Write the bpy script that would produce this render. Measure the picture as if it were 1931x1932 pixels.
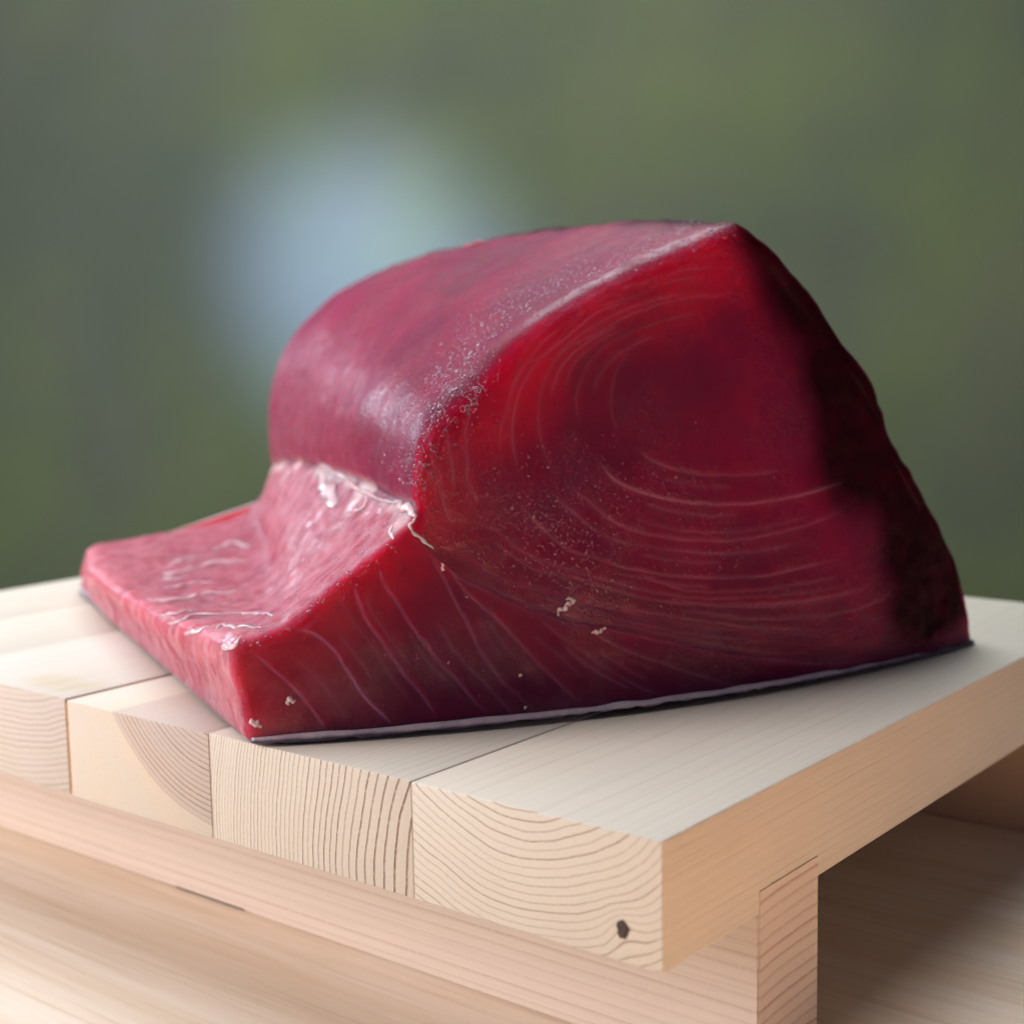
import bpy, math, random
import numpy as np
from mathutils import Vector, Matrix
from mathutils.bvhtree import BVHTree
random.seed(4); rng = np.random.default_rng(7)
R = math.radians
scene = bpy.context.scene
COL = scene.collection
for o in list(bpy.data.objects): bpy.data.objects.remove(o)

# ------------------------------------------------------------------ camera
# metres; board top at z = 0, its near corner at the origin, board runs to -X and +Y
AZ, PITCH, ROLL = -0.6788, -0.1241, -0.0197
CAM = Vector((0.1683, -0.2577, 0.1100))
FPX = 2798.2; WPX = 1931.0
fw = Vector((math.cos(PITCH)*math.sin(AZ), math.cos(PITCH)*math.cos(AZ), math.sin(PITCH)))
rt0 = Vector((math.cos(AZ), -math.sin(AZ), 0)); up0 = rt0.cross(fw)
rt = math.cos(ROLL)*rt0 + math.sin(ROLL)*up0; up = -math.sin(ROLL)*rt0 + math.cos(ROLL)*up0
cd = bpy.data.cameras.new('camera'); cam = bpy.data.objects.new('camera', cd); COL.objects.link(cam)
M4 = Matrix(((rt.x, up.x, -fw.x, CAM.x), (rt.y, up.y, -fw.y, CAM.y), (rt.z, up.z, -fw.z, CAM.z), (0, 0, 0, 1)))
cam.matrix_world = M4
cd.sensor_fit = 'HORIZONTAL'; cd.sensor_width = 36.0; cd.lens = 36.0*FPX/WPX
cd.clip_start = 0.01; cd.clip_end = 50
cd.dof.use_dof = True; cd.dof.focus_distance = 0.385; cd.dof.aperture_fstop = (cd.lens/1000)/0.0046
cd.dof.aperture_blades = 0
scene.camera = cam

# ------------------------------------------------------------------ world, lamps, exposure
w = bpy.data.worlds.new('World'); scene.world = w; w.use_nodes = True
bg = w.node_tree.nodes['Background']; bg.inputs[0].default_value = (0.62, 0.70, 0.85, 1); bg.inputs[1].default_value = 0.05
scene.view_settings.view_transform = 'Standard'; scene.view_settings.look = 'None'
scene.view_settings.exposure = 0; scene.view_settings.gamma = 1

def area(name, loc, target, sx, sy, power, color, spread=180):
    l = bpy.data.lights.new(name, 'AREA'); l.shape = 'RECTANGLE'; l.size = sx; l.size_y = sy
    l.energy = power; l.color = color; l.spread = R(spread)
    o = bpy.data.objects.new(name, l); COL.objects.link(o); o.location = loc
    o.rotation_euler = (Vector(target)-Vector(loc)).to_track_quat('-Z', 'Y').to_euler()
    return o
CEN = (-0.1, 0.1, 0.03)
area('window_light_left', (-1.00, -0.98, 0.50), CEN, 0.7, 0.8, 22.0, (1.0, 0.92, 0.93))
area('window_light_back', (-1.38, 0.26, 0.44), CEN, 0.16, 0.26, 3.8, (0.74, 0.84, 1.0))
area('ceiling_light', (-0.60, 0.40, 1.30), CEN, 1.15, 1.15, 24.0, (0.88, 0.94, 1.0))
area('room_light_right', (1.40, -0.30, 0.30), CEN, 0.9, 0.7, 1.1, (0.86, 0.66, 1.0))
area('added_bounce_right', (0.42, -0.08, 0.50), (0.42, -0.079, -0.1), 0.25, 0.25, 6.5, (1.0, 0.62, 0.34), 62)  # added unseen lamp: lights the table so warm bounce reaches the board side
sp = bpy.data.lights.new('added_wall_glow', 'SPOT'); sp.energy = 190; sp.color = (0.44, 0.52, 1.0)  # added spot out of view, makes the pale blue glow on the wall
sp.spot_size = R(22); sp.spot_blend = 1.0; sp.shadow_soft_size = 0.08
sp2 = bpy.data.lights.new('added_wall_wash', 'SPOT'); sp2.energy = 10; sp2.color = (1.0, 1.0, 0.72)  # added spot out of view, brightens the right part of the wall
sp2.spot_size = R(75); sp2.spot_blend = 1.0; sp2.shadow_soft_size = 0.2
spo2 = bpy.data.objects.new('added_wall_wash', sp2); COL.objects.link(spo2)
spo = bpy.data.objects.new('added_wall_glow', sp); COL.objects.link(spo)

# ------------------------------------------------------------------ helpers
def link(name, me, mat=None, parent=None, label=None, cat=None, kind=None, group=None, loc=None):
    o = bpy.data.objects.new(name, me); COL.objects.link(o)
    if mat: me.materials.append(mat)
    if parent: o.parent = parent
    if label: o['label'] = label
    if cat: o['category'] = cat
    if kind: o['kind'] = kind
    if group: o['group'] = group
    if loc: o.location = loc
    return o
def empty(name, loc, label, cat):
    o = bpy.data.objects.new(name, None); COL.objects.link(o); o.location = loc; o.empty_display_size = 0.02
    o['label'] = label; o['category'] = cat
    return o
def mesh_np(name, V, F, smooth=True):
    me = bpy.data.meshes.new(name)
    F = np.asarray(F, dtype=np.int32); k = F.shape[1]
    me.vertices.add(len(V)); me.vertices.foreach_set('co', np.asarray(V, np.float32).ravel())
    me.loops.add(F.size); me.loops.foreach_set('vertex_index', F.ravel())
    me.polygons.add(len(F)); me.polygons.foreach_set('loop_start', np.arange(0, F.size, k, dtype=np.int32))
    me.update(calc_edges=True); me.validate()
    me.polygons.foreach_set('use_smooth', np.full(len(me.polygons), smooth))
    return me
def vnoise(P, scale, seed=0):
    """smooth 3-D value noise in -1..1, P (N,3)"""
    Q = np.asarray(P)*scale + 137.31*(seed+1); i = np.floor(Q).astype(np.int64); f = Q-i; f = f*f*(3-2*f)
    def h(a, b, c):
        n = (a*73856093) ^ (b*19349663) ^ (c*83492791) ^ (seed*2654435)
        n = (n ^ (n >> 13))*1274126177 & 0x7fffffff
        n = (n ^ (n >> 16)) & 0xffff
        return n/32767.5-1
    r = 0
    for a in (0, 1):
        for b in (0, 1):
            for c in (0, 1):
                wt = (f[:, 0] if a else 1-f[:, 0])*(f[:, 1] if b else 1-f[:, 1])*(f[:, 2] if c else 1-f[:, 2])
                r = r+wt*h(i[:, 0]+a, i[:, 1]+b, i[:, 2]+c)
    return r
def catmull(P, n):
    """resample a polyline (K,D) by catmull-rom + arc length to n points"""
    P = np.asarray(P, float); Q = np.vstack([2*P[0]-P[1], P, 2*P[-1]-P[-2]]); out = []
    for i in range(len(P)-1):
        p0, p1, p2, p3 = Q[i:i+4]; t = np.linspace(0, 1, 24, endpoint=False)[:, None]
        out.append(.5*((2*p1)+(-p0+p2)*t+(2*p0-5*p1+4*p2-p3)*t**2+(-p0+3*p1-3*p2+p3)*t**3))
    out.append(P[-1:]); S = np.vstack(out)
    d = np.r_[0, np.cumsum(np.linalg.norm(np.diff(S, axis=0), axis=1))]
    s = np.linspace(0, d[-1], n)
    return np.stack([np.interp(s, d, S[:, k]) for k in range(S.shape[1])], 1)
def sstep(a, b, x):
    t = np.clip((x-a)/(b-a), 0, 1); return t*t*(3-2*t)

class N:
    """tiny node helper"""
    def __init__(s, name):
        s.m = bpy.data.materials.new(name); s.m.use_nodes = True; s.t = s.m.node_tree; s.b = s.t.nodes['Principled BSDF']
    def n(s, typ, **kw):
        nd = s.t.nodes.new(typ)
        for k, v in kw.items():
            if k.startswith('_'): nd.inputs[k[1:].replace('_', ' ')].default_value = v
            else: setattr(nd, k, v)
        return nd
    def l(s, a, b): s.t.links.new(a, b)
    def math(s, op, a, b=None, c=None, clamp=False):
        nd = s.t.nodes.new('ShaderNodeMath'); nd.operation = op; nd.use_clamp = clamp
        for i, v in enumerate((a, b, c)):
            if v is None: continue
            if isinstance(v, (int, float)): nd.inputs[i].default_value = v
            else: s.l(v, nd.inputs[i])
        return nd.outputs[0]
    def mix(s, f, a, b, typ='MIX'):
        nd = s.t.nodes.new('ShaderNodeMix'); nd.data_type = 'RGBA'; nd.blend_type = typ
        for sock, v in ((nd.inputs[0], f), (nd.inputs[6], a), (nd.inputs[7], b)):
            if isinstance(v, (int, float)): sock.default_value = v
            elif isinstance(v, tuple): sock.default_value = (*v, 1) if len(v) == 3 else v
            else: s.l(v, sock)
        return nd.outputs[2]
    def noise(s, vec, scale, detail=3, rough=.55, dist=0):
        nd = s.n('ShaderNodeTexNoise', _Scale=scale, _Detail=detail, _Roughness=rough, _Distortion=dist); s.l(vec, nd.inputs['Vector']); return nd.outputs['Fac']
    def ramp(s, f, a, b, lo=0., hi=1.):
        nd = s.t.nodes.new('ShaderNodeMapRange'); nd.interpolation_type = 'SMOOTHSTEP'
        s.l(f, nd.inputs[0])
        for i, v in zip((1, 2, 3, 4), (a, b, lo, hi)): nd.inputs[i].default_value = v
        return nd.outputs[0]
    def scale(s, vec, v, rot=(0, 0, 0)):
        nd = s.n('ShaderNodeMapping'); nd.inputs['Scale'].default_value = v; nd.inputs['Rotation'].default_value = rot; s.l(vec, nd.inputs['Vector']); return nd.outputs[0]
    def bump(s, h, dist, strength=1., normal=None):
        nd = s.n('ShaderNodeBump', _Distance=dist, _Strength=strength); s.l(h, nd.inputs['Height'])
        if normal: s.l(normal, nd.inputs['Normal'])
        return nd.outputs[0]
    def objc(s): return s.n('ShaderNodeTexCoord').outputs['Object']

# ------------------------------------------------------------------ materials
def wood_mat(name, cx, cz, period, grow=1.0, line=.6, linew=.2, light=(.71, .64, .53), dark=(.23, .12, .07),
             rmin=None, rmax=None, axis='Y', wob=.0012, tint=(.69, .62, .52), knot=None, seed=0., ll=.12, stain=None):
    """solid wood: growth rings are cylinders about an axis along the plank"""
    s = N(name); co = s.objc(); sep = s.n('ShaderNodeSeparateXYZ'); s.l(co, sep.inputs[0])
    a, b, lng = (sep.outputs[0], sep.outputs[2], sep.outputs[1]) if axis == 'Y' else (sep.outputs[1], sep.outputs[2], sep.outputs[0])
    st = (1, .12, 1) if axis == 'Y' else (.12, 1, 1)
    sv = s.scale(co, st); off = s.n('ShaderNodeVectorMath', operation='ADD'); s.l(sv, off.inputs[0]); off.inputs[1].default_value = (seed, seed*2, seed*3)
    sv = off.outputs[0]
    w1 = s.noise(sv, 28, 2); w2 = s.noise(sv, 240, 2)
    dx = s.math('SUBTRACT', a, cx); dz = s.math('SUBTRACT', b, cz)
    r = s.math('SQRT', s.math('ADD', s.math('MULTIPLY', dx, dx), s.math('MULTIPLY', dz, dz)))
    r = s.math('ADD', r, s.math('MULTIPLY', s.math('SUBTRACT', w1, .5), wob*4))
    r = s.math('ADD', r, s.math('MULTIPLY', s.math('SUBTRACT', w2, .5), wob*.45))
    if knot:
        kx = s.math('SUBTRACT', a, knot[0]); kz = s.math('SUBTRACT', b, knot[1])
        kd = s.math('ADD', s.math('MULTIPLY', kx, kx), s.math('MULTIPLY', kz, kz))
        k = s.math('MULTIPLY', s.math('EXPONENT', s.math('MULTIPLY', kd, -1/(.0055**2))), .0032)
        r = s.math('ADD', r, k)
    q = s.math('POWER', s.math('DIVIDE', r, .05), grow)
    q = s.math('MULTIPLY', q, .05/period/grow)
    fr = s.math('FRACT', q)
    # thin latewood line: slow rise, sharp end
    ln = s.math('MULTIPLY', s.ramp(fr, 1-linew, .97), s.ramp(fr, .975, 1.0, 1., 0.))
    rn = s.n('ShaderNodeTexWhiteNoise', noise_dimensions='1D'); s.l(s.math('FLOOR', q), rn.inputs['W'])
    ln = s.math('MULTIPLY', ln, s.ramp(rn.outputs['Value'], 0, 1, .45, 1.0))
    if rmin: ln = s.math('MULTIPLY', ln, s.ramp(r, rmin[0], rmin[1]))
    if rmax: ln = s.math('MULTIPLY', ln, s.ramp(r, rmax[0], rmax[1], 1., .06))
    geo = s.n('ShaderNodeNewGeometry'); tx = s.n('ShaderNodeVectorTransform', vector_type='NORMAL', convert_from='WORLD', convert_to='OBJECT')
    s.l(geo.outputs['True Normal'], tx.inputs[0]); sn = s.n('ShaderNodeSeparateXYZ'); s.l(tx.outputs[0], sn.inputs[0])
    endf = s.math('ABSOLUTE', sn.outputs[1] if axis == 'Y' else sn.outputs[0])
    endf = s.ramp(endf, .6, .8)
    brk = s.ramp(s.noise(s.scale(co, (1, 1, 1)), 700, 2), .30, .5, .55, 1.)
    ln = s.math('MULTIPLY', ln, brk)
    lf = s.math('MULTIPLY', ln, s.math('ADD', s.math('MULTIPLY', endf, line*.72), line*ll))
    base = s.mix(s.ramp(s.noise(sv, 45, 4), .3, .7), light, tint)
    if rmax: base = s.mix(s.math('MULTIPLY', s.ramp(r, rmax[0], rmax[1], 1., 0.), .45), base, (.50, .38, .36))
    # long fine fibres on long faces, pores on end faces
    st2 = (1, .015, 1) if axis == 'Y' else (.015, 1, 1)
    fib = s.noise(s.scale(co, st2), 1500, 3)
    base = s.mix(s.math('MULTIPLY', s.ramp(fib, .45, .8), .16), base, (.42, .29, .18))
    por = s.noise(co, 3000, 2, .8)
    base = s.mix(s.math('MULTIPLY', s.math('MULTIPLY', s.ramp(por, .5, .75), endf), .2), base, (.40, .27, .18))
    if stain:
        ex = s.math('MULTIPLY', s.math('SUBTRACT', sep.outputs[0], stain[0]), 1/stain[2]); ey = s.math('MULTIPLY', s.math('SUBTRACT', sep.outputs[1], stain[1]), 1/stain[3])
        sd = s.math('ADD', s.math('ADD', s.math('MULTIPLY', ex, ex), s.math('MULTIPLY', ey, ey)), s.math('MULTIPLY', w2, 1.6))
        base = s.mix(s.math('MULTIPLY', s.ramp(sd, .2, 1.7, .6, 0.), s.ramp(sn.outputs[2], .5, .9)), base, (.56, .42, .12))
    colr = s.mix(lf, base, dark)
    s.l(colr, s.b.inputs['Base Color']); s.l(s.ramp(fib, .2, .8, .5, .64), s.b.inputs['Roughness'])
    s.b.inputs['Specular IOR Level'].default_value = .35
    h = s.math('ADD', s.math('MULTIPLY', ln, -.5), s.math('MULTIPLY', s.math('ADD', fib, s.math('MULTIPLY', por, endf)), .5))
    s.l(s.bump(h, .00012, .7), s.b.inputs['Normal'])
    return s.m

def meat_mat():
    s = N('raw_tuna_flesh'); co = s.objc()
    A = lambda n: s.n('ShaderNodeAttribute', attribute_name=n).outputs['Fac']
    line, dark, pale, front, fat = A('line'), A('dark'), A('pale'), A('front'), A('fat')
    n1 = s.noise(co, 22, 4); n2 = s.noise(co, 130, 5, .65); fine = s.noise(co, 1600, 3, .6)
    glow_fade = A('glow_fade')
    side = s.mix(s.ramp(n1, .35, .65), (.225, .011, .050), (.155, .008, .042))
    rim_glow = s.mix(s.ramp(n1, .35, .65), (.43, .0035, .046), (.33, .0035, .044))  # translucent edge glow put into the colour as a brighter red
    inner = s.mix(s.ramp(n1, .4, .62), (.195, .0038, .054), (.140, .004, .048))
    base = s.mix(glow_fade, rim_glow, inner); base = s.mix(s.ramp(front, .0, .9), side, base)
    base = s.mix(s.math('MULTIPLY', s.ramp(n2, .42, .7), .3), base, s.mix(.6, base, (.06, .006, .045)))
    tone = A('tone'); base = s.mix(s.math('MULTIPLY', s.ramp(tone, .5, .95), .38), base, (.26, .003, .022)); base = s.mix(s.math('MULTIPLY', s.ramp(tone, .5, .05), .45), base, (.065, .003, .026))
    pk = s.mix(s.ramp(n2, .4, .65), (.50, .17, .21), (.36, .075, .11))
    base = s.mix(s.math('MULTIPLY', pale, s.ramp(n1, .3, .6, .75, 1.)), base, pk)
    base = s.mix(fat, base, (.80, .50, .50))
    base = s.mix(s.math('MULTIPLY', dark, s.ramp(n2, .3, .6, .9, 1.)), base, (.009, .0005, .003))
    base = s.mix(line, base, (.58, .22, .42))
    s.l(base, s.b.inputs['Base Color'])
    s.b.inputs['Subsurface Weight'].default_value = 1.0
    s.b.inputs['Subsurface Radius'].default_value = (1.0, .14, .14)
    s.b.inputs['Subsurface Scale'].default_value = .026
    s.b.inputs['Subsurface Anisotropy'].default_value = .3
    s.l(s.ramp(n2, .3, .7, .42, .58), s.b.inputs['Roughness'])
    s.b.inputs['IOR'].default_value = 1.4
    pass
    s.b.inputs['Coat IOR'].default_value = 1.42
    patch = s.ramp(s.noise(co, 38, 3, .6), .42, .62)
    s.l(s.ramp(patch, 0, 1, .38, .2), s.b.inputs['Coat Roughness'])
    band = s.math('MULTIPLY', s.math('MULTIPLY', front, s.math('SUBTRACT', 1.0, front)), 3.6, clamp=True)
    nob = s.math('SUBTRACT', 1.0, s.math('MULTIPLY', band, .85))
    s.l(s.math('MULTIPLY', nob, s.math('MULTIPLY', s.ramp(patch, 0, 1, .06, .40), s.ramp(dark, 0, 1, 1., .15))), s.b.inputs['Coat Weight']); s.l(s.math('MULTIPLY', nob, s.math('MULTIPLY', s.ramp(dark, 0, 1, 1., .4), s.ramp(front, .2, 1., .19, .13))), s.b.inputs['Specular IOR Level'])
    # fibres and wet grain
    vor = s.n('ShaderNodeTexVoronoi', _Scale=1500.); s.l(s.scale(co, (1, 1, .5), (0.3, 0, .2)), vor.inputs['Vector'])
    g = s.math('ADD', s.math('MULTIPLY', fine, .5), s.ramp(vor.outputs['Distance'], .05, .42, 1., 0.))
    band = s.math('MULTIPLY', s.math('MULTIPLY', front, s.math('SUBTRACT', 1.0, front)), 3.6, clamp=True)
    g = s.math('MULTIPLY', g, s.math('ADD', s.math('MULTIPLY', band, .9), s.ramp(s.math('MULTIPLY', patch, s.ramp(s.noise(co, 300, 2), .42, .58)), 0, 1, .16, 1.0)))
    nb = s.bump(n2, .0006, .2); nb = s.bump(g, .00042, .6, nb)
    s.l(nb, s.b.inputs['Normal']); s.l(nb, s.b.inputs['Coat Normal'])
    return s.m

def simple_mat(name, c1, c2, scale, rough, bump=0., bscale=None, sss=0., spec=.5, coat=0.):
    s = N(name); co = s.objc(); n1 = s.noise(co, scale, 4)
    s.l(s.mix(s.ramp(n1, .35, .65), c1, c2), s.b.inputs['Base Color'])
    s.b.inputs['Roughness'].default_value = rough; s.b.inputs['Specular IOR Level'].default_value = spec
    s.b.inputs['Coat Weight'].default_value = coat; s.b.inputs['Coat Roughness'].default_value = .12
    if sss:
        s.b.inputs['Subsurface Weight'].default_value = 1; s.b.inputs['Subsurface Radius'].default_value = (1, .4, .35); s.b.inputs['Subsurface Scale'].default_value = sss
    if bump: s.l(s.bump(s.noise(co, bscale or scale*4, 4), bump, .8), s.b.inputs['Normal'])
    return s.m

# ------------------------------------------------------------------ setting: wall, floor, table
TH = .030; LEG = .0437; ZT = -TH-LEG
def wall_mat():
    s = N('green_wall_paint'); co = s.objc()
    n = s.noise(co, 1.7, 3, .55); n2 = s.noise(co, 2.6, 3)
    c = s.mix(s.ramp(n, .35, .65), (.105, .130, .098), (.145, .190, .080))
    c = s.mix(s.math('MULTIPLY', s.ramp(n2, .4, .7), .35), c, (.16, .155, .15))
    s.l(c, s.b.inputs['Base Color']); s.b.inputs['Roughness'].default_value = .7; s.b.inputs['Specular IOR Level'].default_value = .2
    s.l(s.bump(s.noise(co, 60, 4), .002, .5), s.b.inputs['Normal'])
    return s.m
fh = Vector((math.sin(AZ), math.cos(AZ), 0)); rh = Vector((math.cos(AZ), -math.sin(AZ), 0))
WD = 1.75
wc = Vector((CAM.x, CAM.y, 0))+fh*WD
def box_mesh(name, x0, x1, y0, y1, z0, z1, bev=0., seg=2):
    import bmesh
    bm = bmesh.new(); vs = [bm.verts.new((x, y, z)) for x in (x0, x1) for y in (y0, y1) for z in (z0, z1)]
    for f in ((0, 1, 3, 2), (4, 6, 7, 5), (0, 4, 5, 1), (2, 3, 7, 6), (0, 2, 6, 4), (1, 5, 7, 3)): bm.faces.new([vs[i] for i in f])
    if bev: bmesh.ops.bevel(bm, geom=bm.edges[:], offset=bev, segments=seg, affect='EDGES', profile=.5)
    bmesh.ops.recalc_face_normals(bm, faces=bm.faces)
    me = bpy.data.meshes.new(name); bm.to_mesh(me); bm.free()
    if bev: me.polygons.foreach_set('use_smooth', [True]*len(me.polygons))
    return me
wall = link('wall', box_mesh('wall', -3, 3, 0, .1, ZT-.75, 2.2), wall_mat(), kind='structure',
            label='soft mottled green wall far out of focus behind the board', loc=wc)
wall.rotation_euler = (0, 0, -AZ)
floor = link('floor', box_mesh('floor', -3, 3, -3, 3, ZT-.85, ZT-.75), simple_mat('dull_floor', (.10, .09, .07), (.13, .11, .09), 4, .7), kind='structure')
spo.location = Vector((CAM.x, CAM.y, 0))+fh*(WD-.85)+rh*(-.48)+Vector((0, 0, .58))
sp_t = Vector((CAM.x, CAM.y, 0))+fh*WD+rh*(-.155)+Vector((0, 0, .155))
spo2.location = Vector((CAM.x, CAM.y, 0))+fh*(WD-.95)+rh*.62+Vector((0, 0, .75))
spo2.rotation_euler = (Vector((CAM.x, CAM.y, 0))+fh*WD+rh*.34+Vector((0, 0, .02))-spo2.location).to_track_quat('-Z', 'Y').to_euler()
spo.rotation_euler = (sp_t-spo.location).to_track_quat('-Z', 'Y').to_euler()

def table_mat():
    s = N('table_pine'); co = s.objc(); c2 = s.scale(co, (.07, 1, 1), (0, 0, R(-37)))
    a = s.noise(c2, 60, 3, .6, .6); b = s.noise(s.scale(co, (.03, 1, 1), (0, 0, R(-37))), 420, 3)
    c = s.mix(s.ramp(a, .35, .68), (.82, .71, .60), (.74, .60, .46))
    c = s.mix(s.math('MULTIPLY', s.ramp(b, .45, .75), .3), c, (.46, .30, .17))
    s.l(c, s.b.inputs['Base Color']); s.b.inputs['Roughness'].default_value = .5
    s.l(s.bump(b, .0002, .6), s.b.inputs['Normal'])
    return s.m
link('table', box_mesh('table', -.74, .75, -.75, .60, ZT-.03, ZT, .002), table_mat(), kind='structure',
     label='light pine table top under the raised board')

# ------------------------------------------------------------------ board
board = empty('serving_board', (0, 0, 0), 'raised pale pine board of joined planks on two cross legs under the fish', 'cutting board')
PX = [0, .0731, .1490, .2163, .2885, .349, .4068]
L = .3075
STAIN4 = (-.232, .012, .022, .012)
mats = [
 wood_mat('pine_smile_rings', -.0405, .037, .0021, 1.15, 1.0, .26, knot=(-.0105, -.0222), seed=1.),
 wood_mat('pine_upright_rings', -.001, -.031, .0094, 3.0, 1.5, .26, dark=(.18, .075, .05), seed=2., wob=.0010),
 wood_mat('pine_slanted_rings', -.143, .033, .0017, 1., 1.4, .38, light=(.74, .62, .48), dark=(.28, .16, .13), rmin=(.02, .03), rmax=(.0585, .060), seed=3., wob=.0005),
 wood_mat('pine_flat_rings', -.255, .13, .0019, 1., .6, .5, light=(.72, .63, .56), dark=(.32, .23, .20), seed=4., stain=STAIN4),
 wood_mat('pine_plain', -.32, -.10, .0022, 1., .6, .3, seed=5.),
 wood_mat('pine_plain_edge', -.38, .08, .0022, 1., .6, .3, seed=6.)]
planks = []
for i in range(6):
    x1 = -PX[i]-(.0 if i == 0 else .00006); x0 = -PX[i+1]+(.0014 if i == 2 else .00006)
    dz = (0, .0001, -.0001, .0002, 0, .0001)[i]; dy = (0, .0001, -.0001, .0001, 0, 0)[i]
    pl = link('plank', box_mesh('plank', x0, x1, dy, L+dy, -TH+dz, dz, .00028 if i else .0005, 2), mats[i], board)
    planks.append(pl)
lab = ['pale end plank with smiling growth rings and a small knot', 'plank with upright dark growth rings', 'plank blank at its left with slanting rings on its right', 'greyish plank left of the brown glue line']
for p_, t_ in zip(planks, lab): p_['label'] = t_
gl = simple_mat('brown_resin', (.34, .15, .045), (.48, .25, .10), 900, .45, .0002, 2000)
link('glue_line', box_mesh('glue_line', -PX[3]-.00004, -PX[3]+.00138, .0002, L-.001, -TH+.0003, -.0010), gl, board)
# knot in the end grain
def blob_disc(cx, cz, r, y, depth):
    V = [(cx, y+depth, cz)]; n = 28
    for k, (q, yy) in enumerate(((.62, depth*.8), (.95, .0001), (1.12, -.00008))):
        for i in range(n):
            a = 2*math.pi*i/n; rr = r*q*(1+.07*math.sin(3*a+1)+.08*math.sin(5*a+.4)+.06*math.sin(9*a))
            V.append((cx+rr*math.cos(a)*.85, y+yy, cz+rr*math.sin(a)*1.15))
    F = [(0, 1+i, 1+(i+1) % n) for i in range(n)]
    for k in range(2):
        for i in range(n):
            a0 = 1+k*n+i; a1 = 1+k*n+(i+1) % n; F += [(a0, a0+n, a1+n), (a0, a1+n, a1)]
    return mesh_np('knot', V, F)
link('knot', blob_disc(-.0105, -.0222, .00165, -.00012, -.00035), simple_mat('dark_knot', (.02, .012, .012), (.10, .05, .035), 1800, .6, .0003, 2500), planks[0])

def leg_mesh(y0, y1, xstep):
    import bmesh
    bm = bmesh.new(); e = .0013
    prof = [(.0003, ZT), (-.4072+0, ZT), (-.4072, -TH+.0062), (.0003, -TH+.0062)]
    prof = [(.0003, ZT), (.0003, -TH+.0062), (-.4072, -TH+.0062), (-.4072, ZT), (-.4068-xstep, ZT), (-.4068-xstep, ZT+e), (xstep, ZT+e), (xstep, ZT)]
    a = [bm.verts.new((x, y0, z)) for x, z in prof]; b = [bm.verts.new((x, y1, z)) for x, z in prof]
    bm.faces.new(a); bm.faces.new(b[::-1]); n = len(prof)
    for i in range(n): bm.faces.new((a[i], b[i], b[(i+1) % n], a[(i+1) % n]))
    bmesh.ops.recalc_face_normals(bm, faces=bm.faces)
    bmesh.ops.bevel(bm, geom=[e_ for e_ in bm.edges], offset=.0006, segments=2, affect='EDGES')
    me = bpy.data.meshes.new('leg'); bm.to_mesh(me); bm.free(); return me
lm1 = wood_mat('pine_leg_front', .06, -.24, .0034, 1., .55, .45, ll=.6, light=(.78, .66, .55), tint=(.78, .65, .56), dark=(.42, .22, .14), axis='X', wob=.0006, seed=7.)
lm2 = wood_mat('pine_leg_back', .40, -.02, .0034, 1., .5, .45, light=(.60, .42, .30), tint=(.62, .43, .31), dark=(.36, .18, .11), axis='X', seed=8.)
link('leg', leg_mesh(.0411, .0716, -.2213), lm1, board)
link('leg', leg_mesh(.2557, .2862, -.2213), lm2, board)

# ------------------------------------------------------------------ tuna block
FA = np.array([-.129, -.003, 0.]); FU = np.array([.43, .9028, 0.]); FU /= np.linalg.norm(FU); FV = np.array([-FU[1], FU[0], 0.])
LU = .2519; LV = .281
def bulge(u, z):
    x = np.clip(u/LU, 0, 1); return -.021*4*x*(1-x)*(1-.55*np.clip(z/.12, 0, 1))
def fworld(u, v, z): return FA+np.outer(u, FU)+np.outer(v, FV)+np.outer(z, [0, 0, 1.])
def front_uz(px, py):
    """picture point of the photograph -> (u,z) on the cut face"""
    C = np.array(CAM); d = np.array(fw)+(px-WPX/2)/FPX*np.array(rt)-(py-WPX/2)/FPX*np.array(up)
    s = (FA-C)@FV/(d@FV)
    for _ in range(30):
        P = C+d*s; s = ((FA+FV*float(bulge((P-FA)@FU, P[2]))-C)@FV)/(d@FV)
    P = C+d*s
    return (P-FA)@FU, P[2]
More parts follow.
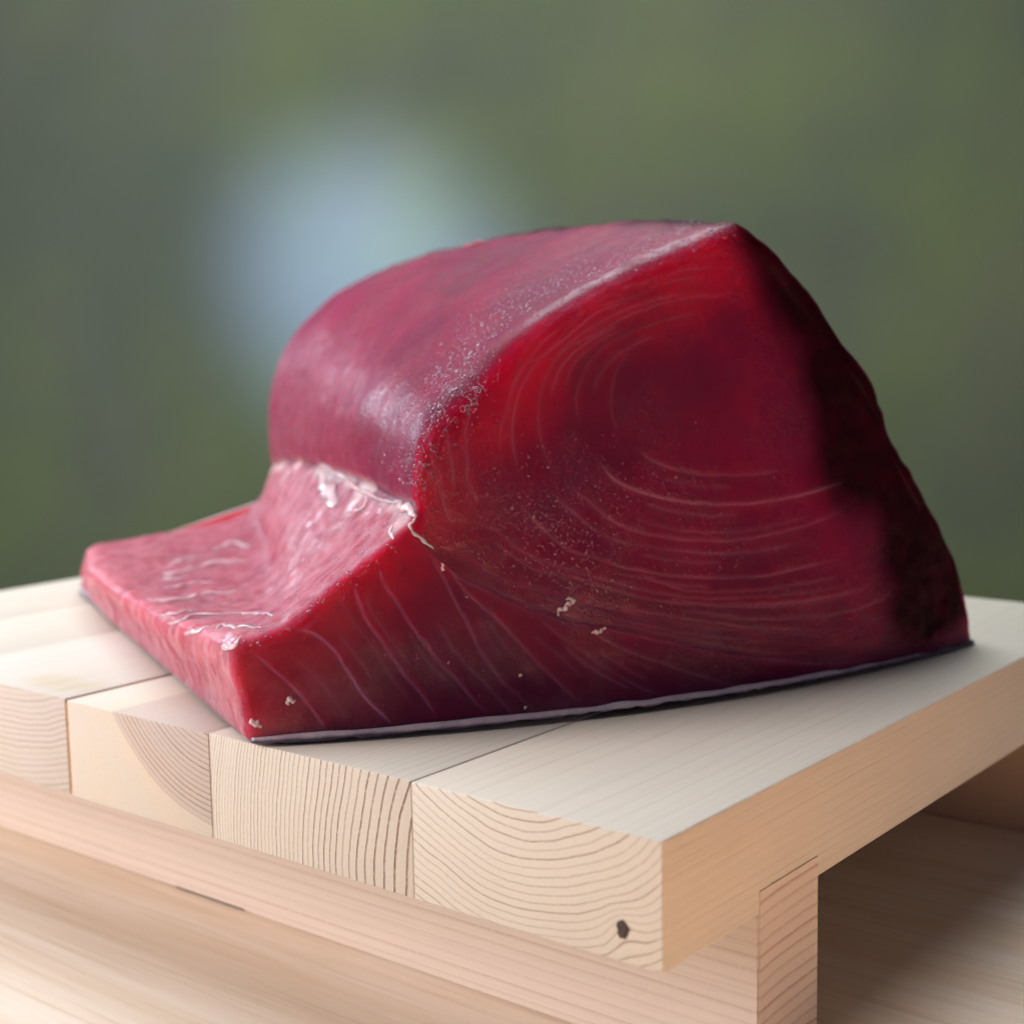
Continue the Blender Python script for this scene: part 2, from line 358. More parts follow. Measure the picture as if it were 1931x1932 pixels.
# cross sections along v: left face, slab top, valley, slope, seam, wall, shoulder, crown, right flank
ST = {
 0.00: [(0, .002), (-.0012, .012), (-.003, .0225), (-.0008, .0283), (.0109, .0322), (.0222, .0418), (.0337, .0498), (.0410, .0555), (.0455, .0608), (.0462, .070), (.0482, .080), (.0535, .0887), (.0625, .0965), (.0742, .1064), (.0883, .1151), (.112, .1266), (.1332, .1345), (.1480, .1393), (.1555, .1385), (.1736, .1236), (.1816, .1156), (.2024, .0907), (.2137, .0701), (.2235, .0558), (.2372, .0389), (.2463, .0253), (.2510, .012), (.2517, .002)],
 0.07: [(0, .002), (-.0015, .010), (-.004, .019), (-.001, .0235), (.012, .0240), (.0255, .0262), (.038, .0385), (.050, .0515), (.0570, .0605), (.0570, .071), (.0590, .083), (.0655, .0955), (.0760, .1065), (.0880, .1165), (.1000, .1240), (.119, .1330), (.137, .1400), (.152, .1440), (.164, .1410), (.180, .1260), (.188, .1150), (.206, .0900), (.216, .0700), (.226, .0540), (.238, .0370), (.246, .0240), (.2500, .012), (.2510, .002)],
 0.14: [(0, .002), (-.0015, .009), (-.004, .0165), (-.001, .0205), (.016, .0210), (.0430, .0240), (.052, .0385), (.060, .0500), (.0670, .0595), (.0670, .070), (.0690, .083), (.0740, .0960), (.0830, .1085), (.0940, .1190), (.1070, .1275), (.125, .1365), (.142, .1425), (.157, .1455), (.170, .1410), (.184, .1270), (.193, .1140), (.209, .0900), (.219, .0700), (.229, .0530), (.240, .0360), (.247, .0240), (.2500, .012), (.2510, .002)],
 0.21: [(0, .002), (-.0010, .009), (-.003, .0165), (.001, .0205), (.022, .0215), (.0620, .0245), (.068, .0350), (.074, .0470), (.0790, .0560), (.0790, .067), (.0810, .082), (.0855, .0975), (.0940, .1115), (.1060, .1225), (.1200, .1310), (.137, .1390), (.151, .1430), (.164, .1450), (.176, .1400), (.189, .1260), (.197, .1130), (.211, .0890), (.221, .0690), (.231, .0520), (.241, .0360), (.247, .0240), (.2500, .012), (.2510, .002)],
 0.281: [(.003, .002), (.0035, .008), (.005, .014), (.010, .0200), (.030, .0220), (.0700, .0275), (.082, .0330), (.087, .0400), (.0895, .0480), (.0900, .060), (.0915, .077), (.0960, .0950), (.1040, .1090), (.1170, .1205), (.1300, .1290), (.146, .1365), (.160, .1410), (.173, .1420), (.182, .1370), (.193, .1240), (.200, .1110), (.213, .0870), (.223, .0670), (.232, .0510), (.241, .0350), (.246, .0230), (.2490, .012), (.2500, .002)]}
NT, NS, NRW, NB = 820, 260, 150, 820      # top columns, cap rows, body rows, bottom columns
keys = sorted(ST); SP = np.array([ST[k] for k in keys])
def section(v):
    """control points at depth v (catmull between stations)"""
    v = min(max(v, 0), LV); i = max(0, min(len(keys)-2, int(np.searchsorted(keys, v, 'right')-1)))
    t = (v-keys[i])/(keys[i+1]-keys[i])
    a = SP[max(i-1, 0)]; b = SP[i]; c = SP[i+1]; d = SP[min(i+2, len(keys)-1)]
    return .5*(2*b+(c-a)*t+(2*a-5*b+4*c-d)*t*t+(-a+3*b-3*c+d)*t**3)
def bskew(q): return q+.13*np.sin(np.pi*q)
def perim(v):
    """closed outline: left face up (NS), top (NT), right flank foot down, bottom back (NB)"""
    S = section(v)
    Lf = catmull(S[:4], NS+1)[:-1]
    full = catmull(S, 3000)
    k = np.argmin(((full-S[3])**2).sum(1)); k2 = np.argmin(((full-S[26])**2).sum(1))
    Lf = catmull(full[:k+1][::20] if k > 60 else full[:k+1], NS+1)[:-1]
    T = catmull(full[k:k2+1][::6], NT+1)[:-1]
    Rt = catmull(full[k2:][::8], NS+1)[:-1]
    B = np.stack([full[0, 0]+(full[-1, 0]-full[0, 0])*bskew(np.linspace(1, 0, NB+1)[:-1]), np.full(NB, .002)], 1)
    P = np.vstack([Lf, T, Rt, B])
    Q = P.copy()
    for _ in range(4): Q = (np.roll(Q, 1, 0)+2*Q+np.roll(Q, -1, 0))/4
    return Q
def normals2(P):
    d = np.roll(P, -3, 0)-np.roll(P, 3, 0); d /= np.linalg.norm(d, axis=1)[:, None]+1e-12
    return np.stack([-d[:, 1], d[:, 0]], 1)      # outward for this winding
r0, r1 = .0045, .008
NP = 2*NS+NT+NB
vg = np.linspace(0, LV, 57); PT = np.array([perim(v_) for v_ in vg])
NN = []
for P in PT:
    nn = normals2(P)
    if ((P-P.mean(0))*nn).sum() < 0: nn = -nn
    for _ in range(70): nn = (np.roll(nn, 1, 0)+2*nn+np.roll(nn, -1, 0))/4
    nn /= np.linalg.norm(nn, axis=1)[:, None]+1e-9
    nn[:, 1] = np.where(P[:, 1] < .008, np.maximum(nn[:, 1], 0), nn[:, 1]); nn[2*NS+NT:] = 0
    NN.append(nn)
NN = np.array(NN)
Pf = PT[0]
RP = .0030+.0085*np.exp(-((Pf[:, 1]-.098)/.015)**2)*(Pf[:, 0] < .13)+.0075*np.exp(-((Pf[:, 0]-.125)/.038)**2)*(Pf[:, 1] > .05)+.0035*(Pf[:, 0] > .17)*sstep(.004, .02, Pf[:, 1])
for _ in range(200): RP = (np.roll(RP, 1)+2*RP+np.roll(RP, -1))/4
def row(vp, ins):
    f = np.clip(vp/LV*56, 0, 56); k = np.minimum(f.astype(int), 55); h = (f-k)[:, None]; ii = np.arange(NP)
    P = PT[k, ii]*(1-h)+PT[k+1, ii]*h; n_ = NN[k, ii]*(1-h)+NN[k+1, ii]*h
    Pn = P-n_*ins[:, None]; Pn[:, 1] = np.maximum(Pn[:, 1], .002)
    Pn[2*NS+NT:, 0] = Pn[0, 0]+(Pn[2*NS+NT-1, 0]-Pn[0, 0])*bskew(np.linspace(1, 0, NB+2)[1:-1])
    return (vp, Pn)
one = np.ones(NP)
rows = [row(RP*(1-math.sin(t_)), RP*.75*(1-math.cos(t_))) for t_ in np.linspace(math.pi/2, 0, 14)]
rows += [row(RP+(LV-r1-RP)*q, 0*one) for q in np.linspace(0, 1, NRW)[1:-1]]
rows += [row(one*(LV-r1+r1*math.sin(t_)), one*r1*(1-math.cos(t_))) for t_ in np.linspace(0, math.pi/2, 9)]
NRr = len(rows)
UV = np.array([r[1] for r in rows])                    # (rows, NP, 2)
VV = np.array([r[0] for r in rows])
body = np.concatenate([UV.reshape(-1, 2), VV.reshape(-1, 1)], 1)     # u,z,v
idx = np.arange(NRr*NP).reshape(NRr, NP); nx = np.roll(idx, -1, 1)
Fb = np.stack([idx[:-1], nx[:-1], nx[1:], idx[1:]], -1).reshape(-1, 4)
# front cap: coons patch in (s: along, t: up)
P0 = UV[0]; iL = np.arange(0, NS+1); iT = np.arange(NS, NS+NT+1); iR = np.arange(NS+NT, 2*NS+NT+1); iB = np.r_[np.arange(2*NS+NT, NP), 0]
Lc, Tc, Rc, Bc = P0[iL], P0[iT], P0[iR][::-1], P0[iB][::-1]
s = np.linspace(0, 1, NT+1)[:, None, None]; t = np.linspace(0, 1, NS+1)[None, :, None]
G = (1-t)*Bc[:, None]+t*Tc[:, None]+(1-s)**10*(Lc[None]-(1-t)*Lc[0]-t*Lc[-1])+s**10*(Rc[None]-(1-t)*Rc[0]-t*Rc[-1])
gi = np.full((NT+1, NS+1), -1, np.int64)
gi[0, :] = idx[0][iL]; gi[:, NS] = idx[0][iT]; gi[NT, :] = idx[0][iR % NP][::-1]; gi[:, 0] = idx[0][iB][::-1]
inner = np.arange((NT-1)*(NS-1)).reshape(NT-1, NS-1)+NRr*NP; gi[1:-1, 1:-1] = inner
capv = np.concatenate([G[1:-1, 1:-1].reshape(-1, 2), np.zeros(((NT-1)*(NS-1), 1))], 1)
Fc = np.stack([gi[:-1, :-1], gi[1:, :-1], gi[1:, 1:], gi[:-1, 1:]], -1).reshape(-1, 4)
# back cap: few rings to a centre
cB = np.array([.15, .05]); last = UV[-1]; bc = []; Fk = []; prev = idx[-1]; start = NRr*NP+len(capv)
for k, q in enumerate((.8, .5, .2, .01)):
    ring = cB+(last-cB)*q; bc.append(np.c_[ring, np.full(NP, LV)]); cur = np.arange(NP)+start+k*NP
    Fk.append(np.stack([prev, np.roll(prev, -1), np.roll(cur, -1), cur], -1)); prev = cur
ALL = np.vstack([body, capv]+bc)
FF = np.vstack([Fb, Fc]+Fk)
u, z, v = ALL[:, 0], ALL[:, 1], ALL[:, 2]
isf = np.zeros(len(ALL)); isf[NRr*NP:NRr*NP+len(capv)] = 1; isf[:NP] = 1
frontness = np.clip(1-v/r0, 0, 1)
W3 = fworld(u, v+bulge(u, z)*np.clip(1-v/LV, 0, 1), z)

def orient(Fx, ref):
    a, b, c = W3[Fx[:, 0]], W3[Fx[:, 1]], W3[Fx[:, 2]]; n_ = np.cross(b-a, c-a)
    return Fx[:, ::-1] if (n_*ref(W3[Fx].mean(1))).sum() < 0 else Fx
Cn = W3.mean(0)
FF = np.vstack([orient(Fb, lambda m_: m_-Cn), orient(Fc, lambda m_: -FV+m_*0)]+[orient(f_, lambda m_: FV+m_*0) for f_ in Fk])
# --- muscle lines traced on the cut face (photo points, then moved on to the cut)
LINES = [
 (.35, [(1382,479),(1289,484),(1219,503),(1149,540),(1079,573),(1056,591),(1000,650),(960,720)]),
 (.40, [(1350,519),(1266,531),(1205,556),(1149,573),(1102,591),(1028,666),(990,689),(967,731),(953,783),(944,815),(944,860),(955,900)]),
 (.40, [(1382,559),(1289,563),(1196,591),(1126,629),(1065,661),(1032,708),(1018,759),(1016,806),(1028,853),(1042,881),(1060,910)]),
 (.30, [(1326,587),(1233,610),(1149,647),(1107,689),(1088,741),(1088,773),(1096,820)]),
 (.25, [(1196,657),(1168,689),(1156,731),(1156,783),(1170,820)]),
 (.55, [(905,740),(883,797),(878,829),(881,881),(885,913),(905,960)]),
 (.50, [(830,760),(808,806),(813,853),(827,913),(841,960),(856,1000)]),
 (.72, [(1121,853),(1140,885),(1163,909),(1219,932),(1289,948),(1359,952),(1429,948),(1522,932),(1600,905)]),
 (.45, [(1196,839),(1233,871),(1289,890),(1359,897),(1420,895),(1480,885)]),
 (.50, [(1060,905),(1126,960),(1172,993),(1233,1011),(1312,1020),(1406,1018),(1499,997),(1546,983),(1600,955)]),
 (.35, [(960,930),(1010,985),(1067,1035),(1120,1053),(1191,1074),(1300,1090),(1450,1085),(1600,1050)]),
 (.40, [(900,1000),(992,1067),(1049,1085),(1102,1096),(1156,1113),(1262,1138),(1404,1142),(1550,1130),(1650,1100)]),
 (.80, [(765,985),(782,1014),(836,1064),(871,1092),(928,1120),(1013,1156),(1084,1177),(1156,1188),(1262,1213),(1404,1238),(1550,1250),(1680,1240)]),
 (.60, [(800,1021),(878,1056),(949,1099),(1013,1113),(1102,1142),(1191,1163),(1298,1184),(1450,1200),(1600,1190)]),
 (.40, [(1006,1159),(1049,1195),(1102,1234),(1156,1270),(1209,1298),(1262,1316)]),
 (.40, [(1080,1178),(1113,1191),(1156,1216),(1227,1245),(1333,1280),(1404,1298)]),
 (.45, [(836,1064),(889,1127),(949,1181),(1013,1252),(1067,1302),(1106,1337)]),
 (.50, [(800,1035),(828,1078),(853,1127),(882,1181),(910,1238),(949,1287),(992,1327),(1020,1355)]),
 (.35, [(712,1052),(719,1099),(744,1135),(772,1177),(814,1234),(861,1284),(900,1330),(930,1362)]),
 (.35, [(660,1085),(669,1117),(690,1170),(726,1224),(761,1274),(800,1320),(830,1366)]),
 (.75, [(548,1188),(591,1195),(630,1231),(655,1270),(683,1313),(719,1348),(745,1376)]),
 (.40, [(477,1231),(530,1277),(566,1313),(601,1359),(622,1385)]),
 (.30, [(1180,1075),(1300,1115),(1450,1112),(1600,1085)]),
 (.30, [(1300,1160),(1450,1170),(1600,1155),(1690,1120)])]
STEPS = {18: .0009, 19: .0009, 20: .0009, 21: .0006, 17: .0005, 16: .0004, 12: -.0006, 13: -.0003, 7: .0002, 11: .0002, 10: .0002}
cap_ids = np.where((frontness > .15) | (isf > 0))[0]
cu, cz = u[cap_ids], z[cap_ids]
efade = np.zeros(len(ALL)); Hs = np.linalg.norm(Tc-Bc, axis=1)[:, None]
efade[NRr*NP:NRr*NP+len(capv)] = sstep(0, .004, np.minimum((1-t[0, :, 0][None, :])*Hs, G[:, :, 0]+.002))[1:-1, 1:-1].ravel()
lineA = np.zeros(len(ALL)); dispA = np.zeros(len(ALL)); toneA = np.zeros(len(ALL))
NL0 = len(LINES); rl = random.Random(5)
for a_, b_ in ((0,1),(1,2),(2,3),(3,4),(5,6),(7,8),(7,9),(9,10),(10,11),(11,22),(22,23),(12,13),(14,15),(16,14),(17,16),(18,17),(19,18),(20,19),(21,20),(13,23)):
    A_ = catmull(np.array(LINES[a_][1], float), 9); B_ = catmull(np.array(LINES[b_][1], float), 9)
    for f_ in ((.35, .7) if rl.random() < .6 else (.5,)):
        f_ += rl.uniform(-.1, .1); w0 = rl.uniform(0, 6)
        C_ = A_*(1-f_)+B_*f_; C_ += np.stack([np.sin(w0+np.arange(9)), np.cos(w0+1.3*np.arange(9))], 1)*2.
        lo_, hi_ = sorted((rl.randint(0, 3), rl.randint(6, 9))); LINES.append((rl.uniform(.28, .55), [tuple(q) for q in C_[lo_:hi_]]))
CP = np.stack([cu, cz], 1)
CP = CP+np.stack([vnoise(np.c_[CP*1., CP[:, :1]*0], 260, 5), vnoise(np.c_[CP, CP[:, :1]*0], 260, 6)], 1)*.00022
for li, (stg, pts) in enumerate(LINES):
    Q = catmull(np.array([front_uz(*q) for q in pts]), 44)
    lo = Q.min(0)-.012; hi = Q.max(0)+.012
    m = np.where((CP > lo).all(1) & (CP < hi).all(1))[0]
    best = np.full(len(m), 1e9); side = np.zeros(len(m)); tt = np.zeros(len(m)); PM = CP[m]
    for k in range(43):
        a, b = Q[k], Q[k+1]; d = b-a; L2 = d@d
        h = np.clip(((PM-a)@d)/L2, 0, 1); e = PM-a-h[:, None]*d; dd = np.hypot(e[:, 0], e[:, 1])
        w_ = dd < best; best[w_] = dd[w_]; side[w_] = np.sign(d[0]*e[w_, 1]-d[1]*e[w_, 0]); tt[w_] = (k+h[w_])/43
    end = sstep(0, .12, tt)*sstep(1, .85, tt)
    brk = .55+.45*vnoise(np.c_[PM, np.zeros(len(m))], 140, 20+li)
    I = cap_ids[m]
    lineA[I] = np.maximum(lineA[I], stg*.62*end*brk*np.exp(-(best/.00026)**2)+.12*stg*end*np.exp(-(best/.0012)**2))
    toneA[I] += (.5 if li < NL0 else .25)*np.sin(li*2.4+1)*end*np.sign(side)*np.exp(-best/.0035)*efade[I]
    dispA[I] -= (.00010 if li < NL0 else .00004)*end*np.exp(-(best/.0006)**2)
    stp = STEPS.get(li, .00008 if li < NL0 else 0)
    dispA[I] += stp*end*efade[I]*np.where(side > 0, 1, 0)*np.exp(-best/.006)*sstep(0, .0004, best)
# dark blood line along the right of the cut, running right through the block
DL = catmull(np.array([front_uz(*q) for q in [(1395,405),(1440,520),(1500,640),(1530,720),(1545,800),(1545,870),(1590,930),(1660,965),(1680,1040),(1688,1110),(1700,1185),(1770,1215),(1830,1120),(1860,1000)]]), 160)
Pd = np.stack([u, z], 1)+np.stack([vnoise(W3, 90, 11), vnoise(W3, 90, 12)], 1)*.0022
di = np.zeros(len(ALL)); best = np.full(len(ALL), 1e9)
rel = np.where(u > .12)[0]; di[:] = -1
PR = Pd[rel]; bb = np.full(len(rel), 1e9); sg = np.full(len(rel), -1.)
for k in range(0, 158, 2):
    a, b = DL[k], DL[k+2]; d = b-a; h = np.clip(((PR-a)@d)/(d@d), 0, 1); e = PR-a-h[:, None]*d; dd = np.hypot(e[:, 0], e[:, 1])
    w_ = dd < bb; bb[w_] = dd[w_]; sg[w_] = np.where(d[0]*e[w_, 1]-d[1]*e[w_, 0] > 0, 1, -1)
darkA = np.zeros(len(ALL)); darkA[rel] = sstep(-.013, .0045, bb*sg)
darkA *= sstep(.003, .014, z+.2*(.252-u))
topz = sstep(.016, .020, z)*sstep(.002, .008, u)
paleA = sstep(.050, .020, u)*(1-.75*frontness)*(1-.5*topz)+.35*sstep(.03, .15, v)*sstep(.12, .03, z)*(1-frontness)
seamu = np.interp(v, keys, SP[:, 8, 0]); seamz = np.interp(v, keys, SP[:, 8, 1])
slope = sstep(.012, -.002, u-seamu)*sstep(.004, -.004, z-seamz)
paleA = np.clip(np.maximum(paleA, .75*slope*(1-frontness)), 0, 1)
dseam = np.hypot(u-seamu, z-seamz)
fatA = np.exp(-(dseam/.0022)**2)*sstep(-.2, .4, vnoise(W3, 110, 31))*.8*(v < .27)
fatA += .55*slope*sstep(.25, .6, vnoise(W3*[1, 1, 1.], 75, 32))*sstep(.016, .004, dseam)
fatA = np.clip(fatA, 0, 1)*(1-frontness)
# distance from the cut's edge: painted red edge glow fading to dark wine
glow_fadeA = np.zeros(len(ALL)); cap0 = NRr*NP; cc = ALL[cap0:cap0+len(capv), :2]
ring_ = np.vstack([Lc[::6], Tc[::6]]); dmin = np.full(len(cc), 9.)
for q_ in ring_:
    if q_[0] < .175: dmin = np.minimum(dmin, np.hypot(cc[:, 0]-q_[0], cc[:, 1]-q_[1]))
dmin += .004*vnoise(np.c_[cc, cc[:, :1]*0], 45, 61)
glow_fadeA[cap0:cap0+len(capv)] = sstep(.001, .024, dmin)
glow_fadeA[cap0:cap0+len(capv)] = np.maximum(glow_fadeA[cap0:cap0+len(capv)], sstep(.135, .165, cc[:, 0])*.85)
glow_fadeA[:NP*14] = (sstep(.135, .165, u)*.85)[:NP*14]
# small relief everywhere
flute = .0010*vnoise(np.c_[v, z*.25, u*.2], 75, 71)*sstep(.05, .01, u)
relief = flute+ .0011*vnoise(W3, 28, 1)+.00025*vnoise(W3, 85, 2)+.00018*vnoise(W3, 260, 3)
relief += .0010*vnoise(W3, 55, 51)*sstep(.15, .19, u)*sstep(.1, .5, 1-efade)
relief *= 1-.6*efade
relief += darkA*(.0007*vnoise(W3, 70, 8)+.00025*vnoise(W3, 260, 9))
relief += slope*.0006*vnoise(W3*[1, 1, .5], 300, 14)*(1-frontness)
relief -= .0012*np.exp(-((z-seamz-.0015)/.0014)**2)*np.exp(-((u-seamu)/.006)**2)*(1-frontness)
relief += dispA
relief *= sstep(.002, .006, z)
me = mesh_np('flesh', W3, FF)
nrm = np.zeros(len(me.vertices)*3, np.float32); me.vertices.foreach_get('normal', nrm); nrm = nrm.reshape(-1, 3)
cen = W3.mean(0)
W3 = W3+nrm*relief[:, None]
me.vertices.foreach_set('co', W3.astype(np.float32).ravel()); me.update()
for nm, arr in (('line', lineA), ('dark', darkA), ('pale', paleA), ('front', frontness), ('fat', fatA), ('glow_fade', glow_fadeA), ('tone', .5+.5*np.clip(toneA, -1, 1))):
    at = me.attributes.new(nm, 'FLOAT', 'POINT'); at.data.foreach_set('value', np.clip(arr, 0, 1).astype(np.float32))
tuna = empty('tuna_block', (0, 0, 0), 'large raw deep red tuna block lying skin side down on the board, ringed cut forward', 'fish')
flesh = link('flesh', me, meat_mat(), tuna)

# skin: thin pale layer under the flesh, its edge a little proud
def skin_mesh():
    n = 260; per = []
    for i in range(n): q = i/n*LU; per.append((q, -.0011+.0012*math.sin(i*.9)*0, 0))
    for i in range(40): per.append((LU+.0004, LV*i/40, 1))
    for i in range(n): per.append((LU*(1-i/n), LV+.0005, 2))
    for i in range(60): per.append((-.0012, LV*(1-i/60), 3))
    P = np.array(per); uu, vv = P[:, 0], P[:, 1]; n_ = len(P)
    cu_, cv_ = .12, .14
    out = []; ed = P[:, 2] == 3; uu = uu+.0026*ed; vv = np.minimum(vv, LV-.0015); cr = np.clip(1-uu/.012, 0, 1)*np.clip((vv-LV+.014)/.012, 0, 1); vv = vv-cr*.006*(uu < .02); uu = uu+cr*.004
    prof = [(-.006, .0026), (-.0015, .0028), (-.0001, .0029), (.0003, .0026), (.0005, .0021), (.0005, .0017), (.0006, .0009), (-.001, .0006), (-.02, .0004)]
    wob = vnoise(np.c_[uu, vv, uu*0], 120, 40)*.0005; lift = .0014*np.sin(np.pi*np.clip(uu/LU, 0, 1))*(P[:, 2] == 0)
    for ins, zz in prof:
        dx = uu-cu_; dy = vv-cv_; dl = np.hypot(dx, dy)
        a_ = uu+dx/dl*(ins-.0004); b_ = vv+dy/dl*(ins-.0004)
        rag = (vnoise(np.c_[uu, vv, uu*0+zz*50], 420, 41)*.0004 if zz < .002 else 0)
        sh = bulge(uu, np.zeros(n_)+zz)*np.clip(1-vv/LV, 0, 1)
        fc_ = np.clip(1-uu/.006, 0, 1)*np.clip(1-vv/.006, 0, 1)*(P[:, 2] != 1)
        out.append(fworld(a_+fc_*.0009, b_+sh+fc_*.0006, zz*(1-.5*np.clip(uu/LU, 0, 1))+wob*(zz > .001)+lift*1.0+rag*1.6))
    V = np.vstack(out); F = []
    for k in range(len(prof)-1):
        for i in range(n_): j = (i+1) % n_; F.append((k*n_+i, k*n_+j, (k+1)*n_+j, (k+1)*n_+i))
    return mesh_np('skin', V, F)
def skin_mat():
    s = N('silver_lilac_skin'); co = s.objc(); sep = s.n('ShaderNodeSeparateXYZ'); s.l(co, sep.inputs[0])
    n_ = s.noise(co, 160, 4)
    c = s.mix(s.ramp(n_, .35, .65), (.56, .45, .54), (.66, .56, .60))
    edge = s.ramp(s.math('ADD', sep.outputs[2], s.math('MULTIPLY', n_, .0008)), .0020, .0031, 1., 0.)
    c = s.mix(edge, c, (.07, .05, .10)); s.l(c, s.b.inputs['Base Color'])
    s.b.inputs['Roughness'].default_value = .32; s.b.inputs['Subsurface Weight'].default_value = .4
    s.b.inputs['Subsurface Radius'].default_value = (1, .6, .6); s.b.inputs['Subsurface Scale'].default_value = .002
    s.l(s.bump(s.noise(co, 900, 3), .0004, .7), s.b.inputs['Normal'])
    return s.m
link('skin', skin_mesh(), skin_mat(), tuna, label='thin pale lilac skin layer with a dark silvery lower edge')

# strands of white fat and torn tissue lying on the surface
bvh = BVHTree.FromPolygons([tuple(p) for p in W3[:: 1]], [tuple(f) for f in FF[::1]]) if False else None
deps = bpy.context.evaluated_depsgraph_get()
bvh = BVHTree.FromObject(flesh, deps)
def on_flesh(px, py):
    d = fw+(px-WPX/2)/FPX*rt-(py-WPX/2)/FPX*up
    hit = bvh.ray_cast(CAM, d.normalized())
    return (hit[0], hit[1]) if hit[0] else None
def strand(pts, rad, mat, name='fat_line', lift=.35, flat=.6, seed=0, label=None):
    H = [on_flesh(*q) for q in pts]; H = [h for h in H if h]
    if len(H) < 2: return
    P = catmull(np.array([list(h[0]) for h in H]), 9*len(H)); Q = []; Nn = []
    for p_ in P:
        hit = bvh.find_nearest(Vector(p_)); Q.append(hit[0]); Nn.append(hit[1])
    n = len(Q); V = []; F = []; K = 7
    for i in range(n):
        t_ = (Q[min(i+1, n-1)]-Q[max(i-1, 0)]).normalized(); nn = Nn[i]; b_ = t_.cross(nn).normalized(); nn = b_.cross(t_).normalized()
        if nn.dot(Nn[i]) < 0: nn = -nn
        f = i/(n-1); r = rad*(math.sin(math.pi*min(max(f*.94+.03, 0), 1))**.5)*(1+.25*math.sin(i*.55+seed)+.15*math.sin(i*.23+seed*3))
        c = Q[i]+nn*r*flat*lift+b_*rad*.3*math.sin(i*.35+seed)
        for k in range(K):
            a = 2*math.pi*k/K; V.append(c+b_*math.cos(a)*r+nn*math.sin(a)*r*flat)
    for i in range(n-1):
        for k in range(K):
            a0 = i*K+k; a1 = i*K+(k+1) % K; F.append((a0, a1, a1+K, a0+K))
    m_ = mesh_np(name, [tuple(x) for x in V], F)
    return link(name, m_, mat, tuna, label=label)
fatm = simple_mat('white_fat', (.76, .42, .46), (.80, .55, .58), 400, .35, .0003, 900, sss=.002, coat=.5)
fatm2 = simple_mat('torn_white_tissue', (.74, .46, .50), (.80, .60, .62), 300, .3, .0004, 700, sss=.0015, coat=.6)
cz2 = lambda X, Y: (85.8+.3555*X, 815+.3555*Y)      # notes taken in an enlarged view
SL = [
 [(620,750),(720,740),(860,700),(960,690),(1070,680)], [(580,828),(700,822),(800,800),(880,795)], [(640,715),(700,690),(800,660)],
 [(540,880),(640,892),(740,888),(820,865),(930,855),(1010,840)], [(595,970),(700,962),(800,935)], [(890,630),(950,600),(1020,590),(1080,612)],
 [(650,1016),(720,1000),(780,970),(900,968),(1000,962),(1080,962),(1210,972)], [(740,1065),(800,1060),(870,1030)], [(890,1060),(940,1022),(1040,1030),(1150,1040)],
 [(905,912),(1000,908)], [(930,1140),(1000,1140),(1040,1080)], [(620,780),(760,765)]]
# tiny wet beads and torn fibre ends that stand on the cut surface
def beads():
    V = []; F = []; rr = random.Random(11)
    ico = [(0, 0, 1)]+[(math.cos(a)*.8, math.sin(a)*.8, .35) for a in [i*math.pi/3 for i in range(6)]]+[(math.cos(a)*1., math.sin(a)*1., -.4) for a in [i*math.pi/3 for i in range(6)]]
    fc = [(0, 1+i, 1+(i+1) % 6) for i in range(6)]+[(1+i, 7+i, 7+(i+1) % 6) for i in range(6)]+[(1+i, 7+(i+1) % 6, 1+(i+1) % 6) for i in range(6)]
    PATH = [ # centre line, spread, count
     ([(790,930),(770,850),(780,800),(840,730),(880,670),(930,600)], 22, 900), ([(800,930),(800,820),(850,740),(900,650)], 38, 420),
     ([(930,600),(1050,530),(1180,490),(1290,440),(1370,428)], 14, 620), ([(900,720),(880,790)], 9, 120), ([(828,770),(815,800)], 7, 40),
     ([(540,1165),(620,1100),(680,1050),(720,1010)], 20, 150), ([(450,1215),(540,1180)], 8, 25), ([(450,1215),(460,1330),(480,1395)], 10, 20),
     ([(1000,960),(1060,1010),(1120,1060),(1180,1080)], 38, 420), ([(1020,1070),(1100,1110)], 18, 110), ([(1290,1060),(1400,1050)], 22, 60),
     ([(1220,1150),(1310,1150)], 14, 50), ([(980,880),(1150,900),(1350,960)], 60, 160), ([(690,1190),(900,1240),(1300,1240)], 70, 120), ([(850,1010),(1000,1130),(1180,1180)], 12, 90),
     ([(600,900),(690,980),(640,1060)], 50, 160)]
    for cl, sd, cnt in PATH:
        C_ = catmull(np.array(cl, float), 60)
        for _ in range(cnt):
            p_ = C_[rr.randrange(60)]; px, py = rr.gauss(float(p_[0]), sd), rr.gauss(float(p_[1]), sd)
            h = on_flesh(px, py)
            if not h or h[0].z < .006 or (h[0]-CAM).length > .62: continue
            nn = h[1].normalized(); t1 = nn.orthogonal().normalized(); a = rr.uniform(0, 6.3); t1 = Matrix.Rotation(a, 3, nn) @ t1; t2 = nn.cross(t1)
            rad = rr.uniform(.00012, .00029)*(1 if rr.random() < .93 else 1.7); el = rr.uniform(1., 2.3); k = len(V)
            for x, y, z_ in ico: V.append(h[0]+t1*(x*rad*el)+t2*(y*rad)+nn*(z_*rad*.75))
            F += [(k+a_, k+b_, k+c_) for a_, b_, c_ in fc]
    o = link('moisture_beads', mesh_np('moisture_beads', [tuple(x) for x in V], F), bead_mat(), tuna, kind='stuff')
def bead_mat():
    s = N('wet_flesh_grain'); s.b.inputs['Base Color'].default_value = (.36, .03, .08, 1); s.b.inputs['Roughness'].default_value = .12
    s.l(s.mix(s.noise(s.objc(), 500, 2), (.12, .01, .05), (.30, .06, .15)), s.b.inputs['Base Color'])
    s.b.inputs['Coat Weight'].default_value = 1.; s.b.inputs['Coat Roughness'].default_value = .08; s.b.inputs['Coat IOR'].default_value = 1.6
    s.b.inputs['Subsurface Weight'].default_value = .0
    return s.m
beads()
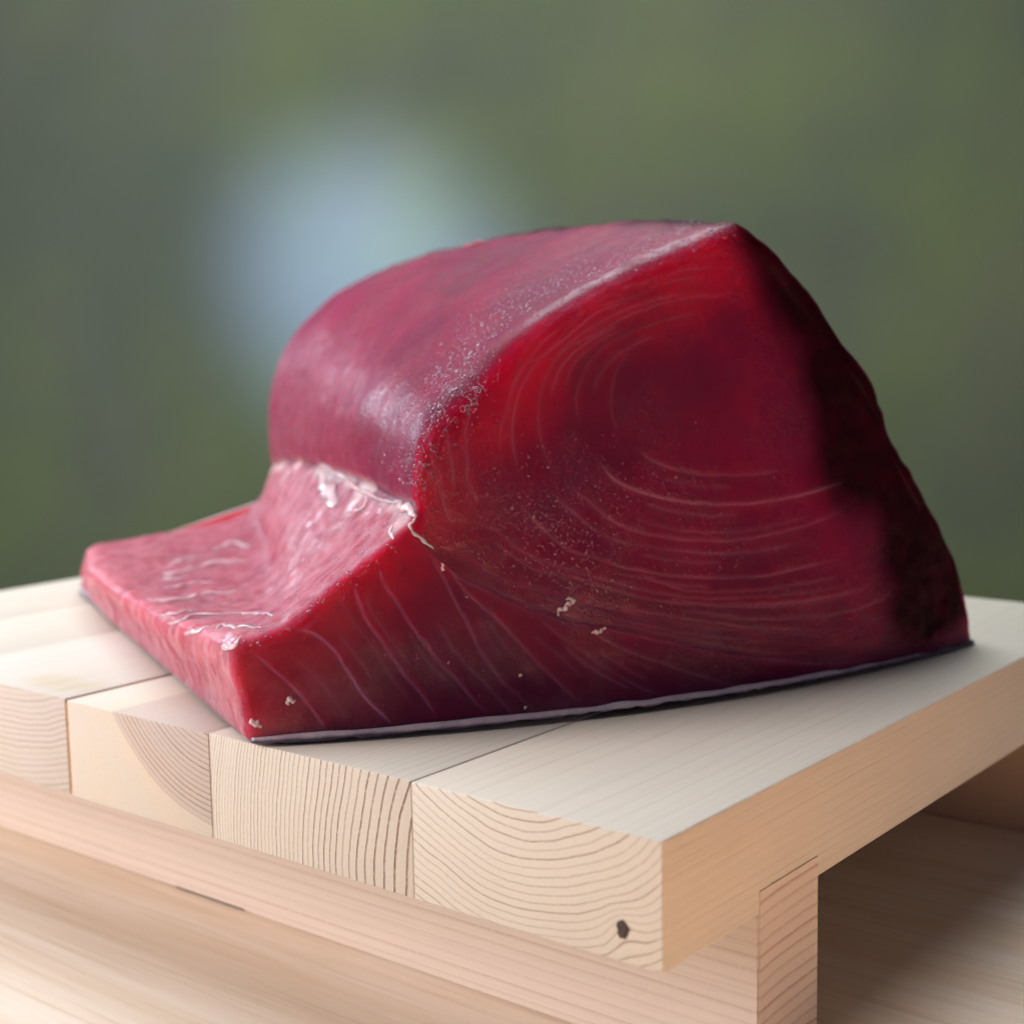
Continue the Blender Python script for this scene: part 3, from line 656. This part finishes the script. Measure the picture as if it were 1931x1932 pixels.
for i, q in enumerate(SL): strand([cz2(*a) for a in q], .0011 if q[0][1] < 900 else .0008, fatm, seed=i, lift=.35, flat=.4)
SEAM = [(594,880),(622,890),(652,905),(680,922),(700,940)]
strand([(745,945),(760,955),(775,962),(786,972)], .0016, fatm2, 'torn_fat', .4, .35, 3, 'white torn fat at the seam between block and belly flap')
strand([(740,990),(736,1005),(744,1016)], .0007, fatm2, 'torn_fat', .4, .5, 5)
strand([(786,972),(780,984),(772,990),(782,1006),(800,1020),(818,1036)], .0005, fatm2, 'torn_fat', .4, .5, 6)
strand([(590,882),(610,878),(630,890),(655,905),(680,925),(720,942),(745,950)], .0008, fatm2, 'torn_fat', .4, .6, 8)
strand([(600,890),(612,915),(622,935),(636,950)], .0030, fatm, 'torn_fat', .0, .2, 9)
strand([(690,925),(692,945),(680,960),(660,970),(650,985)], .0006, fatm2, 'torn_fat', .3, .6, 10)
c3 = lambda X, Y: (729+.3555*X, 772+.3555*Y)
strand([(872,468),(888,458),(900,456),(912,458)], .0009, simple_mat('red_shred', (.40, .03, .06), (.5, .06, .10), 300, .3), 'tissue_shred', .8, .8, 12)
strand([c3(*q) for q in [(905,1095),(915,1065),(950,1050),(960,1030),(985,1025),(980,1008),(950,1008)]], .0007, fatm2, 'tissue_shred', .8, .8, 1)
strand([c3(*q) for q in [(1085,1182),(1120,1180),(1145,1170),(1155,1155)]], .0006, fatm2, 'tissue_shred', .8, .8, 2)
strand([c3(*q) for q in [(290,815),(298,835),(292,858)]], .0005, fatm2, 'tissue_shred', .8, .8, 3)
strand([c3(*q) for q in [(715,1400),(703,1420)]], .0004, fatm2, 'tissue_shred', .8, .8, 4)
strand([c3(*q) for q in [(740,1575),(730,1590)]], .0004, fatm2, 'tissue_shred', .8, .8, 5)
strand([cz2(*q) for q in [(1090,1520),(1110,1545),(1150,1560)]], .0009, fatm, 'tissue_shred', .3, .4, 6)
strand([cz2(*q) for q in [(1275,1440),(1300,1420),(1325,1430)]], .0009, fatm, 'tissue_shred', .3, .5, 7)
